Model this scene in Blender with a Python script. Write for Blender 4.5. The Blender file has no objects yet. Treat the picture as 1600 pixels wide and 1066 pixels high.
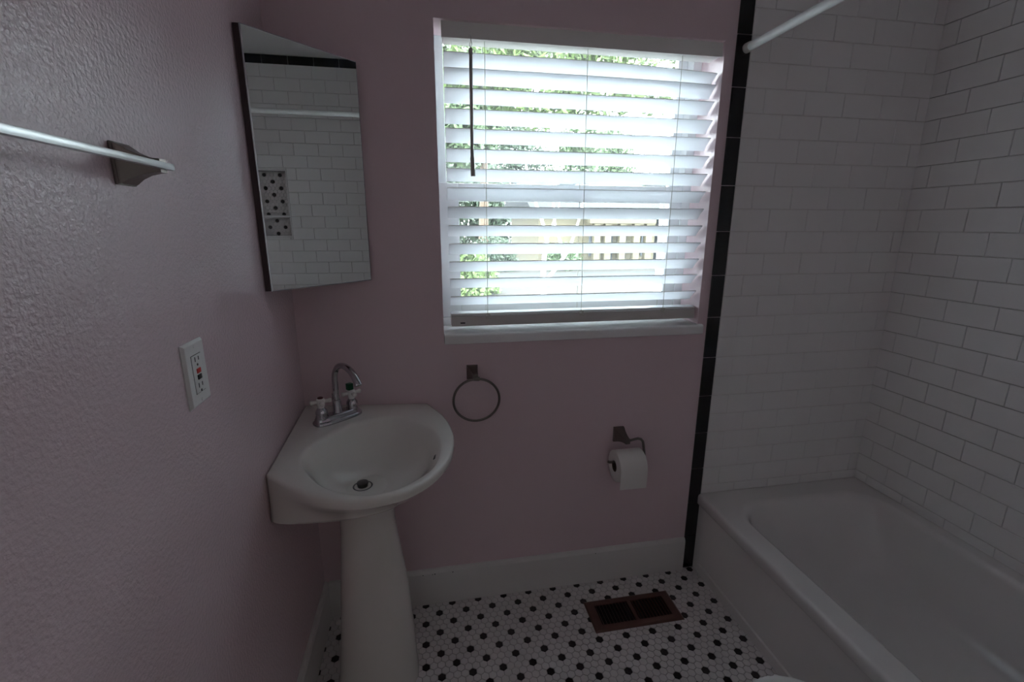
import bpy, bmesh, math, random
from mathutils import Vector, Matrix
random.seed(7)
PI = math.pi
S = bpy.context.scene
C = S.collection

# ------------------------------------------------------------------ camera
# solved from the tile courses, the hexagon lattice and the room corners (1600 x 1066)
CAM = Vector((0.4099, -1.526, 1.406))
YAW, PITCH, ROLL = math.radians(10.4029), math.radians(-13.9606), math.radians(0.121)
F_PX = 726.087
fwd = Vector((math.sin(YAW)*math.cos(PITCH), math.cos(YAW)*math.cos(PITCH), math.sin(PITCH)))
rt = Vector((math.cos(YAW), -math.sin(YAW), 0)); up = rt.cross(fwd)
r2 = rt*math.cos(ROLL)+up*math.sin(ROLL); u2 = up*math.cos(ROLL)-rt*math.sin(ROLL)
cd = bpy.data.cameras.new('camera'); cam = bpy.data.objects.new('camera', cd); C.objects.link(cam)
m3 = Matrix((r2, u2, -fwd)).transposed(); cam.matrix_world = Matrix.Translation(CAM) @ m3.to_4x4()
cd.sensor_fit = 'HORIZONTAL'; cd.sensor_width = 36; cd.lens = F_PX/1600*36; cd.clip_start = 0.01
S.camera = cam

# ------------------------------------------------------------------ world, sun, exposure
W = bpy.data.worlds.new('sky'); S.world = W; W.use_nodes = True
bg = W.node_tree.nodes['Background']; bg.inputs[0].default_value = (0.86, 0.93, 1.0, 1); bg.inputs[1].default_value = 2.2
sd = bpy.data.lights.new('sun', 'SUN'); sd.energy = 0.3; sd.angle = math.radians(3); sd.color = (1, .95, .86)
sun = bpy.data.objects.new('sun', sd); C.objects.link(sun); sun.rotation_euler = (math.radians(48), 0, math.radians(-35))
pd = bpy.data.lights.new('window_portal', 'AREA'); pd.shape = 'RECTANGLE'; pd.size = 0.90; pd.size_y = 0.90
pd.cycles.is_portal = True
po = bpy.data.objects.new('window_portal', pd); C.objects.link(po); po.location = (0.921, 0.235, 1.517); po.rotation_euler = (math.radians(-90), 0, 0)
pd2 = bpy.data.lights.new('fill_window_portal', 'AREA'); pd2.shape = 'RECTANGLE'; pd2.size = .80; pd2.size_y = .40; pd2.cycles.is_portal = True
po2 = bpy.data.objects.new('fill_window_portal', pd2); C.objects.link(po2); po2.location = (1.985, -2.05, 1.50); po2.rotation_euler = (0, math.radians(90), 0)  # portal at the added hall window that brings in fill light
S.view_settings.view_transform = 'Standard'; S.view_settings.look = 'None'
S.view_settings.gamma = 1; S.view_settings.use_curve_mapping = False
S.view_settings.exposure = 3.38
S.cycles.max_bounces = 16; S.cycles.diffuse_bounces = 10; S.cycles.transparent_max_bounces = 16; S.cycles.sample_clamp_indirect = 4

# ------------------------------------------------------------------ materials
def mat(name, col, rough=.5, metal=0., noise=None, bump=None, spec=.5, coat=0., trans=0.):
    """principled; noise=(scale, amount, colour2) mottles the colour, bump=(scale, strength, detail)"""
    m = bpy.data.materials.new(name); m.use_nodes = True
    nt = m.node_tree; b = nt.nodes['Principled BSDF']
    b.inputs['Base Color'].default_value = (*col, 1); b.inputs['Roughness'].default_value = rough
    b.inputs['Metallic'].default_value = metal; b.inputs['Specular IOR Level'].default_value = spec
    b.inputs['Coat Weight'].default_value = coat; b.inputs['Coat Roughness'].default_value = .08
    tc = nt.nodes.new('ShaderNodeTexCoord')
    if noise:
        n = nt.nodes.new('ShaderNodeTexNoise'); n.inputs['Scale'].default_value = noise[0]; n.inputs['Detail'].default_value = 4
        mx = nt.nodes.new('ShaderNodeMix'); mx.data_type = 'RGBA'
        mx.inputs['A'].default_value = (*col, 1); mx.inputs['B'].default_value = (*noise[2], 1)
        mr = nt.nodes.new('ShaderNodeMapRange'); mr.inputs['From Min'].default_value = .35; mr.inputs['From Max'].default_value = .7
        mr.inputs['To Max'].default_value = noise[1]
        nt.links.new(tc.outputs['Object'], n.inputs['Vector']); nt.links.new(n.outputs['Fac'], mr.inputs['Value'])
        nt.links.new(mr.outputs['Result'], mx.inputs['Factor']); nt.links.new(mx.outputs['Result'], b.inputs['Base Color'])
    if bump:
        n = nt.nodes.new('ShaderNodeTexNoise'); n.inputs['Scale'].default_value = bump[0]; n.inputs['Detail'].default_value = bump[2]
        bp = nt.nodes.new('ShaderNodeBump'); bp.inputs['Strength'].default_value = bump[1]; bp.inputs['Distance'].default_value = .004
        nt.links.new(tc.outputs['Object'], n.inputs['Vector']); nt.links.new(n.outputs['Fac'], bp.inputs['Height']); nt.links.new(bp.outputs['Normal'], b.inputs['Normal'])
    return m
PINK = (.73, .585, .615)
M = {
 'pink': mat('pink_paint', PINK, .42, noise=(3, .25, (.70, .56, .60)), bump=(140, .10, 2)),
 'pink_rough': mat('pink_paint_orange_peel', PINK, .24, noise=(3, .2, (.70, .565, .61)), bump=(150, .46, 2)),
 'ceiling': mat('ceiling_paint', (.72, .72, .72), .8, bump=(120, .15, 2)),
 'white_wall': mat('white_wall_paint', (.70, .69, .67), .7, bump=(120, .1, 2)),
 'hall_floor': mat('hall_floor_wood', (.30, .19, .11), .5, noise=(6, .6, (.22, .13, .07))),
 'trim_paint': mat('white_trim_paint', (.74, .73, .71), .38, noise=(5, .3, (.68, .67, .64)), bump=(60, .06, 2)),
 'stool': mat('gloss_white_stool_paint', (.82, .82, .81), .14, coat=.5), 'grout': mat('grey_grout', (.36, .35, .34), .9, noise=(80, .5, (.28, .27, .26)), bump=(200, .3, 2)),
 'wall_grout': mat('white_grout', (.70, .69, .665), .9, noise=(30, .4, (.63, .61, .585))),
 'hexw': mat('white_hex_porcelain', (.74, .71, .70), .35, noise=(6, .35, (.66, .62, .62))),
 'hexb': mat('black_hex_porcelain', (.018, .012, .012), .3),
 'tile': mat('white_subway_glaze', (.82, .82, .81), .12, noise=(2, .3, (.79, .785, .77)), bump=(9, .05, 1)),
 'black_tile': mat('black_glaze', (.008, .008, .010), .10),
 'porcelain': mat('bone_porcelain', (.76, .74, .69), .14, coat=.3),
 'tub': mat('white_tub_enamel', (.76, .75, .735), .16, noise=(4, .25, (.71, .70, .68)), coat=.3),
 'toilet': mat('white_toilet_china', (.80, .80, .78), .12, coat=.3),
 'chrome': mat('chrome', (.50, .50, .52), .09, 1.),
 'nickel': mat('brushed_nickel', (.22, .195, .18), .32, 1., bump=(300, .05, 1)),
 'bar_metal': mat('satin_bar_metal', (.52, .53, .53), .30, 1.),
 'handle_white': mat('white_porcelain_handle', (.78, .77, .73), .2),
 'red': mat('red_plastic', (.62, .03, .02), .5), 'black': mat('black_plastic', (.012, .012, .012), .4),
 'green': mat('green_plastic', (.0, .10, .035), .4), 'darkred': mat('dark_red_button', (.10, .02, .02), .4),
 'plate': mat('white_outlet_plastic', (.78, .78, .76), .3), 'slot': mat('slot_dark', (.05, .05, .05), .6),
 'cab': mat('cabinet_shade_brown', (.055, .032, .036), .4), 'silver': mat('mirror_silver', (.86, .89, .87), .0, 1.),  # cab: shade on the cabinet's sides is put into its brown colour
 'mirror_edge': mat('mirror_bevel_edge', (.80, .84, .90), .15, .6),
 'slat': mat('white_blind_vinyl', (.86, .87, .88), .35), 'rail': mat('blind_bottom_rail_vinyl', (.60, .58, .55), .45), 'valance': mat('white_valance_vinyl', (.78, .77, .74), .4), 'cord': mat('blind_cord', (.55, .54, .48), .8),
 'wand': mat('grey_wand_plastic', (.42, .40, .37), .3), 'frame': mat('white_window_frame', (.80, .82, .84), .35),
 'rod': mat('white_rod_enamel', (.78, .80, .79), .25), 'rodcap': mat('rod_end_rubber', (.62, .60, .55), .6),
 'paper': mat('toilet_paper', (.80, .79, .76), .9, bump=(90, .2, 2)), 'card': mat('paper_core_card', (.10, .07, .05), .9),
 'vent': mat('brown_register_metal', (.115, .052, .040), .38), 'ventdark': mat('duct_dark', (.006, .004, .004), .8),
 'steel': mat('dark_steel', (.18, .18, .18), .3, 1.),
 # outdoors
 'lawn': mat('dry_lawn', (.025, .022, .0165), .95, noise=(.6, .7, (.021, .019, .014)), bump=(20, .4, 4)),
 'street': mat('pale_asphalt', (.021, .024, .027), .9, noise=(4, .4, (.017, .020, .023))),
 'house': mat('pale_yellow_stucco', (.115, .102, .066), .8, bump=(40, .2, 2)), 'house2': mat('white_stucco', (.085, .095, .105), .8),
 'hglass': mat('far_window_glass', (.020, .026, .036), .5), 'roof': mat('grey_shingle_roof', (.022, .025, .028), .9, bump=(20, .3, 2)),
 'bark': mat('pale_bark', (.55, .54, .51), .85, noise=(9, .5, (.45, .43, .40))), 'darkbark': mat('dark_bark', (.14, .10, .07), .9, noise=(12, .5, (.08, .06, .04))),
 'leaf_d': mat('dark_green_leaves', (.025, .045, .025), .6, noise=(3, .6, (.045, .065, .03))),
 'leaf_m': mat('mid_green_leaves', (.05, .085, .035), .6, noise=(3, .6, (.08, .12, .045))),
 'leaf_l': mat('light_green_leaves', (.075, .12, .035), .6, noise=(3, .6, (.11, .155, .05))),
}
def pane_mat():
    m = bpy.data.materials.new('hazy_window_glass'); m.use_nodes = True; nt = m.node_tree; nt.nodes.clear()
    o = nt.nodes.new('ShaderNodeOutputMaterial'); t = nt.nodes.new('ShaderNodeBsdfTransparent'); t.inputs[0].default_value = (.93, .96, .95, 1)
    g = nt.nodes.new('ShaderNodeBsdfGlossy'); g.inputs['Roughness'].default_value = .02
    l = nt.nodes.new('ShaderNodeBsdfTranslucent'); l.inputs[0].default_value = (.9, .93, .95, 1)
    fr = nt.nodes.new('ShaderNodeFresnel'); fr.inputs[0].default_value = 1.45
    m1 = nt.nodes.new('ShaderNodeMixShader'); m1.inputs[0].default_value = .008
    m2 = nt.nodes.new('ShaderNodeMixShader')
    nt.links.new(t.outputs[0], m1.inputs[1]); nt.links.new(l.outputs[0], m1.inputs[2])
    nt.links.new(fr.outputs[0], m2.inputs[0]); nt.links.new(m1.outputs[0], m2.inputs[1]); nt.links.new(g.outputs[0], m2.inputs[2])
    nt.links.new(m2.outputs[0], o.inputs[0]); return m
M['pane'] = pane_mat()
def add_translucency(m, col, f):
    nt = m.node_tree; o = [n for n in nt.nodes if n.type == 'OUTPUT_MATERIAL'][0]; b = nt.nodes['Principled BSDF']
    t = nt.nodes.new('ShaderNodeBsdfTranslucent'); t.inputs[0].default_value = (*col, 1); x = nt.nodes.new('ShaderNodeMixShader'); x.inputs[0].default_value = f
    nt.links.new(b.outputs[0], x.inputs[1]); nt.links.new(t.outputs[0], x.inputs[2]); nt.links.new(x.outputs[0], o.inputs[0])
add_translucency(M['slat'], (.90, .92, .95), .50)

# ------------------------------------------------------------------ helpers
def link(name, me, m=None, parent=None, smooth=False):
    if m and not me.materials: me.materials.append(M[m])
    if smooth: me.polygons.foreach_set('use_smooth', [True]*len(me.polygons))
    o = bpy.data.objects.new(name, me); C.objects.link(o)
    if parent: o.parent = parent
    return o
def bmobj(name, bm, m, parent=None, smooth=False, angle=None):
    bmesh.ops.recalc_face_normals(bm, faces=bm.faces[:])
    me = bpy.data.meshes.new(name); bm.to_mesh(me); bm.free()
    o = link(name, me, m, parent, smooth or angle is not None)
    if angle is not None: me.set_sharp_from_angle(angle=math.radians(angle))
    return o
def thing(name, label, cat, loc=(0, 0, 0), group=None, kind=None):
    o = bpy.data.objects.new(name, None); C.objects.link(o); o.location = loc; o.empty_display_size = .05
    tag(o, label, cat, group, kind); return o
def tag(o, label, cat, group=None, kind=None):
    if label: o['label'] = label
    if cat: o['category'] = cat
    if group: o['group'] = group
    if kind: o['kind'] = kind
    return o
def bbox(bm, a, b, bev=0., seg=2):
    r = bmesh.ops.create_cube(bm, size=1.)
    vs = r['verts']
    for v in vs: v.co = Vector([(a[i]+b[i])/2 + v.co[i]*(b[i]-a[i]) for i in range(3)])
    if bev:
        es = list({e for v in vs for e in v.link_edges})
        bmesh.ops.bevel(bm, geom=es, offset=bev, segments=seg, affect='EDGES', profile=.6)
    return vs
def box(name, a, b, m, parent=None, bev=0., seg=2):
    bm = bmesh.new(); bbox(bm, a, b, bev, seg); return bmobj(name, bm, m, parent, angle=40 if bev else None)
def rings(bm, R, closed=True, cap0=True, cap1=True):
    """loft of point rings (lists of equal length)"""
    V = [[bm.verts.new(p) for p in r] for r in R]; n = len(R[0])
    for a, b in zip(V[:-1], V[1:]):
        for i in range(n if closed else n-1):
            j = (i+1) % n; bm.faces.new((a[i], a[j], b[j], b[i]))
    if cap0: bm.faces.new(V[0][::-1])
    if cap1: bm.faces.new(V[-1])
    return V
def tube(bm, pts, rad, n=10, caps=True):
    pts = [Vector(p) for p in pts]; rr = rad if isinstance(rad, (list, tuple)) else [rad]*len(pts)
    R = []; prev = None
    for i, p in enumerate(pts):
        t = (pts[min(i+1, len(pts)-1)]-pts[max(i-1, 0)]).normalized()
        a = prev - t*prev.dot(t) if prev else t.orthogonal()
        a.normalize(); prev = a; b = t.cross(a)
        R.append([p+(a*math.cos(2*PI*k/n)+b*math.sin(2*PI*k/n))*rr[i] for k in range(n)])
    rings(bm, R, True, caps, caps)
def tubeobj(name, pts, rad, m, parent=None, n=10):
    bm = bmesh.new(); tube(bm, pts, rad, n); return bmobj(name, bm, m, parent, angle=50)
def lathe(name, prof, m, parent=None, loc=(0, 0, 0), n=24, angle=40):
    """profile of (radius, height) about z"""
    bm = bmesh.new(); rings(bm, [[(r*math.cos(2*PI*k/n), r*math.sin(2*PI*k/n), z) for k in range(n)] for r, z in prof])
    o = bmobj(name, bm, m, parent, angle=angle); o.location = loc; return o
def catmull(P, n=8, closed=False):
    P = [Vector(p) for p in P]; out = []; N = len(P)
    for i in range(N if closed else N-1):
        g = (lambda k: P[k % N]) if closed else (lambda k: P[max(0, min(N-1, k))])
        a, b, c, d = g(i-1), g(i), g(i+1), g(i+2)
        for k in range(n):
            t = k/n; out.append(.5*((2*b)+(c-a)*t+(2*a-5*b+4*c-d)*t*t+(3*b-a-3*c+d)*t**3))
    if not closed: out.append(P[-1])
    return out
def pyr_post(name, m, parent, base_c, base_w, base_h, tip, tip_w, tip_h, ax):
    """concave flared square post; ax 'x' grows from a left wall, 'y' from the back wall (towards -y)"""
    bm = bmesh.new(); R = []; bc = Vector(base_c); tp = Vector(tip)
    prof = [(0, 1), (.10, 1), (.16, .90), (.35, .52), (.60, .20), (.85, .03), (1, 0)]
    for t, s in prof:
        c = bc+(tp-bc)*t; s2 = s
        c2 = Vector((c.x, c.y, bc.z+(tp.z-bc.z)*(1-s))) if ax == 'x' else Vector((bc.x+(tp.x-bc.x)*(1-s), c.y, bc.z+(tp.z-bc.z)*(1-s)))
        w = tip_w+(base_w-tip_w)*s2; h = tip_h+(base_h-tip_h)*s2
        if ax == 'x': c2.y = bc.y+(tp.y-bc.y)*(1-s); R.append([c2+Vector((0, sy*w/2, sz*h/2)) for sy, sz in ((-1, -1), (1, -1), (1, 1), (-1, 1))])
        else: R.append([c2+Vector((sx*w/2, 0, sz*h/2)) for sx, sz in ((-1, -1), (1, -1), (1, 1), (-1, 1))])
    rings(bm, R); return bmobj(name, bm, m, parent, angle=35)

# ------------------------------------------------------------------ room numbers (metres)
U = 0.1541; XR = 2.2055; XT = 1.4206; XTR = 1.4733; YF = -1.524; ZC = 2.442
OX0, OX1, OZ0, OZ1 = 0.459, 1.384, 1.055, 1.982          # window opening
HEX = 0.0249; DX, DY = 0.4055, -0.0602

def struct(o): o['kind'] = 'structure'; return o
def quad_wall(bm, rects, y0, y1):
    for x0, x1, z0, z1 in rects: bbox(bm, (x0, y0, z0), (x1, y1, z1))
# back wall: painted, with the window opening left out
def grid_box(name, xs, zs, y0, y1, hole, m):
    """solid slab in x/z cut by grid lines; hole=(ix, iz) cell left open"""
    bm = bmesh.new(); V = {}
    for k, y in enumerate((y0, y1)):
        for i, x in enumerate(xs):
            for j, z in enumerate(zs): V[i, j, k] = bm.verts.new((x, y, z))
    nx, nz = len(xs)-1, len(zs)-1; solid = lambda i, j: 0 <= i < nx and 0 <= j < nz and (i, j) not in hole
    for i in range(nx):
        for j in range(nz):
            if not solid(i, j): continue
            bm.faces.new((V[i, j, 0], V[i+1, j, 0], V[i+1, j+1, 0], V[i, j+1, 0])); bm.faces.new((V[i, j, 1], V[i, j+1, 1], V[i+1, j+1, 1], V[i+1, j, 1]))
            if not solid(i-1, j): bm.faces.new((V[i, j, 0], V[i, j+1, 0], V[i, j+1, 1], V[i, j, 1]))
            if not solid(i+1, j): bm.faces.new((V[i+1, j, 0], V[i+1, j, 1], V[i+1, j+1, 1], V[i+1, j+1, 0]))
            if not solid(i, j-1): bm.faces.new((V[i, j, 0], V[i, j, 1], V[i+1, j, 1], V[i+1, j, 0]))
            if not solid(i, j+1): bm.faces.new((V[i, j+1, 0], V[i+1, j+1, 0], V[i+1, j+1, 1], V[i, j+1, 1]))
    return bmobj(name, bm, m)
wall_back = struct(grid_box('wall_back', [-.12, OX0, OX1, XR+.30], [-.10, OZ0-.034, OZ1, ZC+.06], 0, .128, {(1, 1)}, 'pink'))
wall_outer = struct(grid_box('wall_outer', [-.12, OX0-.032, OX1+.03, XR+.30], [-.60, OZ0-.034, OZ1+.06, ZC+.06], .128, .24, {(1, 1)}, 'white_wall')); wall_outer['label'] = 'outer leaf of the window wall around the window frame'
wall_back['label'] = 'pink painted window wall with white tiled tub end'
wall_left = struct(box('wall_left', (-.12, YF-.10, -.10), (0, 0, ZC+.06), 'pink_rough')); wall_left['label'] = 'pink painted wall with orange peel texture'
wall_front = struct(grid_box('wall_front', [0, .045, .80, XR+.30], [-.10, 2.03, ZC+.06], YF-.115, YF, {(1, 0)}, 'pink')); wall_front['label'] = 'pink wall with the doorway opposite the window'
ceiling = struct(box('ceiling', (-.12, YF-.115, ZC), (XR+.30, 0, ZC+.06), 'ceiling')); ceiling['label'] = 'flat white painted ceiling'
NY0, NY1, NZ0, NZ1, ND = -1.045, -.735, 1.326, 1.762, .09     # niche in the long tub wall
def right_wall():
    bm = bmesh.new(); ys = [YF, NY0, NY1, 0]; zs = [-.10, NZ0, NZ1, ZC]
    X0 = XR+.006
    for i in range(3):
        for j in range(3):
            if (i, j) == (1, 1): continue
            bbox(bm, (X0, ys[i], zs[j]), (X0+ND+.02, ys[i+1], zs[j+1]))
    bbox(bm, (X0+ND+.02, YF, -.10), (XR+.30, 0, ZC))
    return struct(bmobj('wall_right', bm, 'wall_grout'))
wall_right = right_wall(); wall_right['label'] = 'long white subway tiled wall behind the bathtub'
# hall behind the doorway
hall_x0, hall_x1, hall_y = -.55, 1.9, -3.0
for nm, a, b, m, lb in [('floor_hall', (hall_x0, hall_y, -.10), (hall_x1, YF-.115, -.0), 'hall_floor', 'brown wooden hall floor beyond the doorway'),
        ('ceiling_hall', (hall_x0, hall_y, ZC), (hall_x1, YF-.115, ZC+.06), 'ceiling', 'white hall ceiling beyond the doorway'),
        ('wall_hall_left', (hall_x0-.1, hall_y, -.10), (hall_x0, YF-.115, ZC+.06), 'white_wall', 'white hall wall left of the doorway'),
        ('wall_hall_front', (hall_x0-.1, hall_y-.1, -.10), (hall_x1+.1, hall_y, ZC+.06), 'white_wall', 'white hall wall facing the doorway'),
        ('wall_hall_back', (hall_x0-.1, YF-.115, -.10), (-.12, YF-.10, ZC+.06), 'white_wall', 'short white hall wall beside the doorway'),
        ('floor_threshold', (.045, YF-.115, -.10), (.80, YF, 0.), 'hall_floor', 'wooden threshold strip in the doorway')]:
    o = struct(box(nm, a, b, m)); o['label'] = lb

HWY0, HWY1, HWZ0, HWZ1 = -2.25, -1.85, 1.10, 1.90          # unseen window added in the hall's right wall for fill light
bm = bmesh.new()
for a_, b_ in (((hall_x1, hall_y, -.10), (hall_x1+.1, HWY0, ZC+.06)), ((hall_x1, HWY1, -.10), (hall_x1+.1, YF-.115, ZC+.06)), ((hall_x1, HWY0, -.10), (hall_x1+.1, HWY1, HWZ0)), ((hall_x1, HWY0, HWZ1), (hall_x1+.1, HWY1, ZC+.06))): bbox(bm, a_, b_)
o = struct(bmobj('wall_hall_right', bm, 'white_wall')); o['label'] = 'white hall wall right of the doorway with an added opening for fill light'
o = struct(box('window_added_fill', (hall_x1+.04, HWY0, HWZ0), (hall_x1+.046, HWY1, HWZ1), 'pane')); o['label'] = 'plain glass pane of the added fill-light window in the hall'
# ------------------------------------------------------------------ floor with hexagon mosaic
floor = struct(box('floor', (0, YF, -.10), (XR+.006, 0, -.0025), 'grout')); floor['label'] = 'white hexagon mosaic floor with black dots'
def hex_bm(bm, cx, cy, s=1., z=0., h=.0035, clip=None):
    r = (HEX-.0019)/math.sqrt(3)*s
    R = [[(cx+math.cos(PI/6+k*PI/3)*q, cy+math.sin(PI/6+k*PI/3)*q, zz) for k in range(6)] for q, zz in ((r, z-h), (r, z-.0006), (r-.0009, z))]
    if clip: R = [[(min(max(p[0], clip[0]), clip[1]), min(max(p[1], clip[2]), clip[3]), p[2]) for p in r_] for r_ in R]
    rings(bm, R, True, False, True)
hexme = {}
for c in 'wb':
    bm = bmesh.new(); hex_bm(bm, 0, 0); bmesh.ops.recalc_face_normals(bm, faces=bm.faces[:])
    me = bpy.data.meshes.new({'w': 'white_hex_tile', 'b': 'black_hex_tile'}[c]); bm.to_mesh(me); bm.free(); me.materials.append(M['hex'+c]); hexme[c] = me
def in_view(x, y, z=0.):
    d = Vector((x, y, z))-CAM; q = d.dot(fwd)
    if q <= 0: return False
    px = 800+F_PX*d.dot(r2)/q; py = 533-F_PX*d.dot(u2)/q
    return -15 < px < 1615 and -15 < py < 1080
VX0, VX1, VY0, VY1 = .950, 1.292, -.252, -.111          # floor register
row_h = HEX*math.sqrt(3)/2
whites, blacks = [], []
for j in range(-3, 62):
    y = DY - j*row_h
    if y < YF+.006 or y > -.002: continue
    for i in range(-20, 50):
        x = DX + (i + (.5 if j % 2 else 0))*HEX
        if x < .006 or x > 1.480: continue
        if VX0+.012 < x < VX1-.012 and VY0+.012 < y < VY1-.012: continue
        isb = (j % 2 == 0) and ((i - (2 if (j//2) % 2 else 0)) % 4 == 0)
        (blacks if isb else whites).append((x, y))
d2 = lambda p: (Vector((p[0], p[1], 0))-CAM).length
occl = lambda x, y: x < .36 or (y > -.02) or x > 1.468      # under sink / baseboard / tub
vis_b = sorted([p for p in blacks if in_view(*p)], key=d2)[:300]
vis_w = sorted([p for p in whites if in_view(*p) and not occl(*p)], key=d2)[:300]
for nm, c, pts in (('black_hex_tile', 'b', vis_b), ('white_hex_tile', 'w', vis_w)):
    for x, y in pts:
        o = bpy.data.objects.new(nm, hexme[c]); C.objects.link(o); o.location = (x, y, random.uniform(-.0004, .0002)); o.parent = floor
for nm, c, allp, vis in (('white_hex_mosaic', 'hexw', whites, set(vis_w)), ('black_hex_mosaic', 'hexb', blacks, set(vis_b))):
    bm = bmesh.new()
    for p in allp:
        if p not in vis: hex_bm(bm, p[0], p[1], z=random.uniform(-.0004, .0002), clip=(.001, 1.4795, YF, 0))
    o = bmobj(nm, bm, c, floor); o['kind'] = 'stuff'

# ------------------------------------------------------------------ wall tiles
G = .0012                                  # half a joint
tile_cache = {}
def tile_mesh(w, h, m, nm, t=.009, ch=.0016):
    k = (round(w, 4), round(h, 4), m)
    if k not in tile_cache:
        bm = bmesh.new(); R = [[(sx*(w/2-i), -d, sz*(h/2-i)) for sx, sz in ((-1, -1), (1, -1), (1, 1), (-1, 1))] for i, d in ((0, 0), (0, t-ch*.6), (ch, t))]
        rings(bm, R, True, False, True); bmesh.ops.recalc_face_normals(bm, faces=bm.faces[:])
        me = bpy.data.meshes.new(nm); bm.to_mesh(me); bm.free(); me.materials.append(M[m]); tile_cache[k] = me
    return tile_cache[k]
def put_tile(nm, m, a0, a1, z0, z1, wall, parent):
    w, h = a1-a0-2*G, z1-z0-2*G
    if w < .004 or h < .004: return
    o = bpy.data.objects.new(nm, tile_mesh(w, h, m, nm)); C.objects.link(o); o.parent = parent
    j = random.uniform(-.0004, .0004)
    if wall == 'back': o.location = ((a0+a1)/2, .004+j, (z0+z1)/2)
    else: o.location = (XR+.007+j, (a0+a1)/2, (z0+z1)/2); o.rotation_euler = (0, 0, -PI/2)
    o.rotation_euler.x = random.uniform(-.002, .002) if wall == 'back' else 0
TUBZ = .347
box('tile_setting_bed', (XTR-.004, -.0015, .30), (XR+.006, .002, ZC), 'wall_grout', wall_back)
def courses(wall, a_min, a_max, off_odd, off_even, sgn):
    for r in range(4, 31):
        z0, z1 = max(r*U/2, TUBZ-.0008), (r+1)*U/2
        off = off_odd if r % 2 else off_even
        js = [a_min]+[q for q in (sorted(off+sgn*k*U for k in range(-1, 16))) if a_min+.006 < q < a_max-.006]+[a_max]
        for a0, a1 in zip(js[:-1], js[1:]):
            if wall == 'right':
                ymid = (a0+a1)/2; zm = (z0+z1)/2
                cut = [(a0, a1, z0, z1)]
                if a1 > NY0 and a0 < NY1 and z1 > NZ0 and z0 < NZ1:
                    cut = []
                    if a0 < NY0: cut.append((a0, NY0, z0, z1))
                    if a1 > NY1: cut.append((NY1, a1, z0, z1))
                    b0, b1 = max(a0, NY0), min(a1, NY1)
                    if z0 < NZ0: cut.append((b0, b1, z0, NZ0))
                    if z1 > NZ1: cut.append((b0, b1, NZ1, z1))
                for c in cut: put_tile('subway_tile', 'tile', *c, 'right', wall_right)
            else: put_tile('subway_tile', 'tile', a0, a1, z0, z1, 'back', wall_back)
courses('back', XTR, XR, XTR+.0726, XTR+.1475-U, 1)
courses('right', YF, 0, -.135, -.212, -1)
for k in range(16):      # black border up the back wall
    put_tile('black_trim_tile', 'black_tile', XT, XTR, k*U, min((k+1)*U, ZC-.003), 'back', wall_back)
k = 0; a = XTR
while a < XR-.01:        # and along the top of both tiled walls
    put_tile('black_trim_tile', 'black_tile', a, min(a+U, XR), 15.5*U, ZC-.002, 'back', wall_back); a += U
a = -.040
put_tile('black_trim_tile', 'black_tile', a, 0, 15.5*U, ZC-.002, 'right', wall_right)
while a > YF+.01:
    put_tile('black_trim_tile', 'black_tile', max(a-U, YF), a, 15.5*U, ZC-.002, 'right', wall_right); a -= U
# niche: white lining, shelf and hexagon mosaic back
bm = bmesh.new(); xb = XR+.006+ND
for a_, b_ in (((XR-.002, NY0, NZ0-.0), (xb, NY0+.008, NZ1)), ((XR-.002, NY1-.008, NZ0), (xb, NY1, NZ1)), ((XR-.002, NY0, NZ0), (xb, NY1, NZ0+.010)), ((XR-.002, NY0, NZ1-.008), (xb, NY1, NZ1))):
    bbox(bm, a_, b_, .0015, 1)
bmobj('niche_lining', bm, 'tile', wall_right)
box('niche_shelf', (XR-.002, NY0+.008, 1.457), (xb, NY1-.008, 1.470), 'tile', wall_right, .002)
bm = bmesh.new(); me_b = hexme['b']; n_b = 0
for j in range(0, 22):
    zz = NZ0+.022 + j*row_h
    if zz > NZ1-.014: break
    for i in range(0, 14):
        yy = NY1-.022 - (i+(.5 if j % 2 else 0))*HEX
        if yy < NY0+.016: continue
        if j % 2 == 0 and (i - (2 if (j//2) % 2 else 0)) % 4 == 0:
            o = bpy.data.objects.new('black_hex_tile', me_b); C.objects.link(o); o.parent = wall_right; o.location = (xb+.008, yy, zz); o.rotation_euler = (0, -PI/2, 0); o.location.x = xb+.011
        else:
            t = bmesh.new(); hex_bm(t, 0, 0); t.transform(Matrix.Translation((xb+.011, yy, zz)) @ Matrix.Rotation(-PI/2, 4, 'Y'))
            tm = bpy.data.meshes.new('t'); t.to_mesh(tm); t.free(); bm.from_mesh(tm); bpy.data.meshes.remove(tm)
o = bmobj('white_hex_mosaic', bm, 'hexw', wall_right); o['kind'] = 'stuff'

# ------------------------------------------------------------------ baseboards
def baseboard(name, a, b, axis, label):
    bm = bmesh.new(); prof = [(0, 0), (.015, 0), (.015, .136), (.011, .146), (.006, .149), (0, .149)]
    if axis == 'x': R = [[(x, -d, z) for d, z in prof] for x in (a, b)]
    else: R = [[(d, y, z) for d, z in prof] for y in (a, b)]
    rings(bm, R); o = struct(bmobj(name, bm, 'trim_paint')); o['label'] = label; return o
baseboard('baseboard_back', .0155, XT-.001, 'x', 'tall white painted baseboard under the window wall')
baseboard('baseboard_left', YF, 0, 'y', 'tall white painted baseboard along the left pink wall')
bb = bpy.data.objects['baseboard_back']
for cx_, cz_, r_ in ((.351, .1335, .0022), (.386, .1325, .0018), (.395, .133, .0026), (.462, .133, .0026), (1.029, .134, .0020)):   # chipped paint
    bm = bmesh.new(); ring = [(cx_+r_*random.uniform(.7, 1.4)*math.cos(k*PI/4), cz_+r_*random.uniform(.6, 1.1)*math.sin(k*PI/4)) for k in range(8)]
    rings(bm, [[(x, y, z) for x, z in ring] for y in (-.0149, -.0153)]); bmobj('paint_chip', bm, 'slot', bb)

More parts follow.
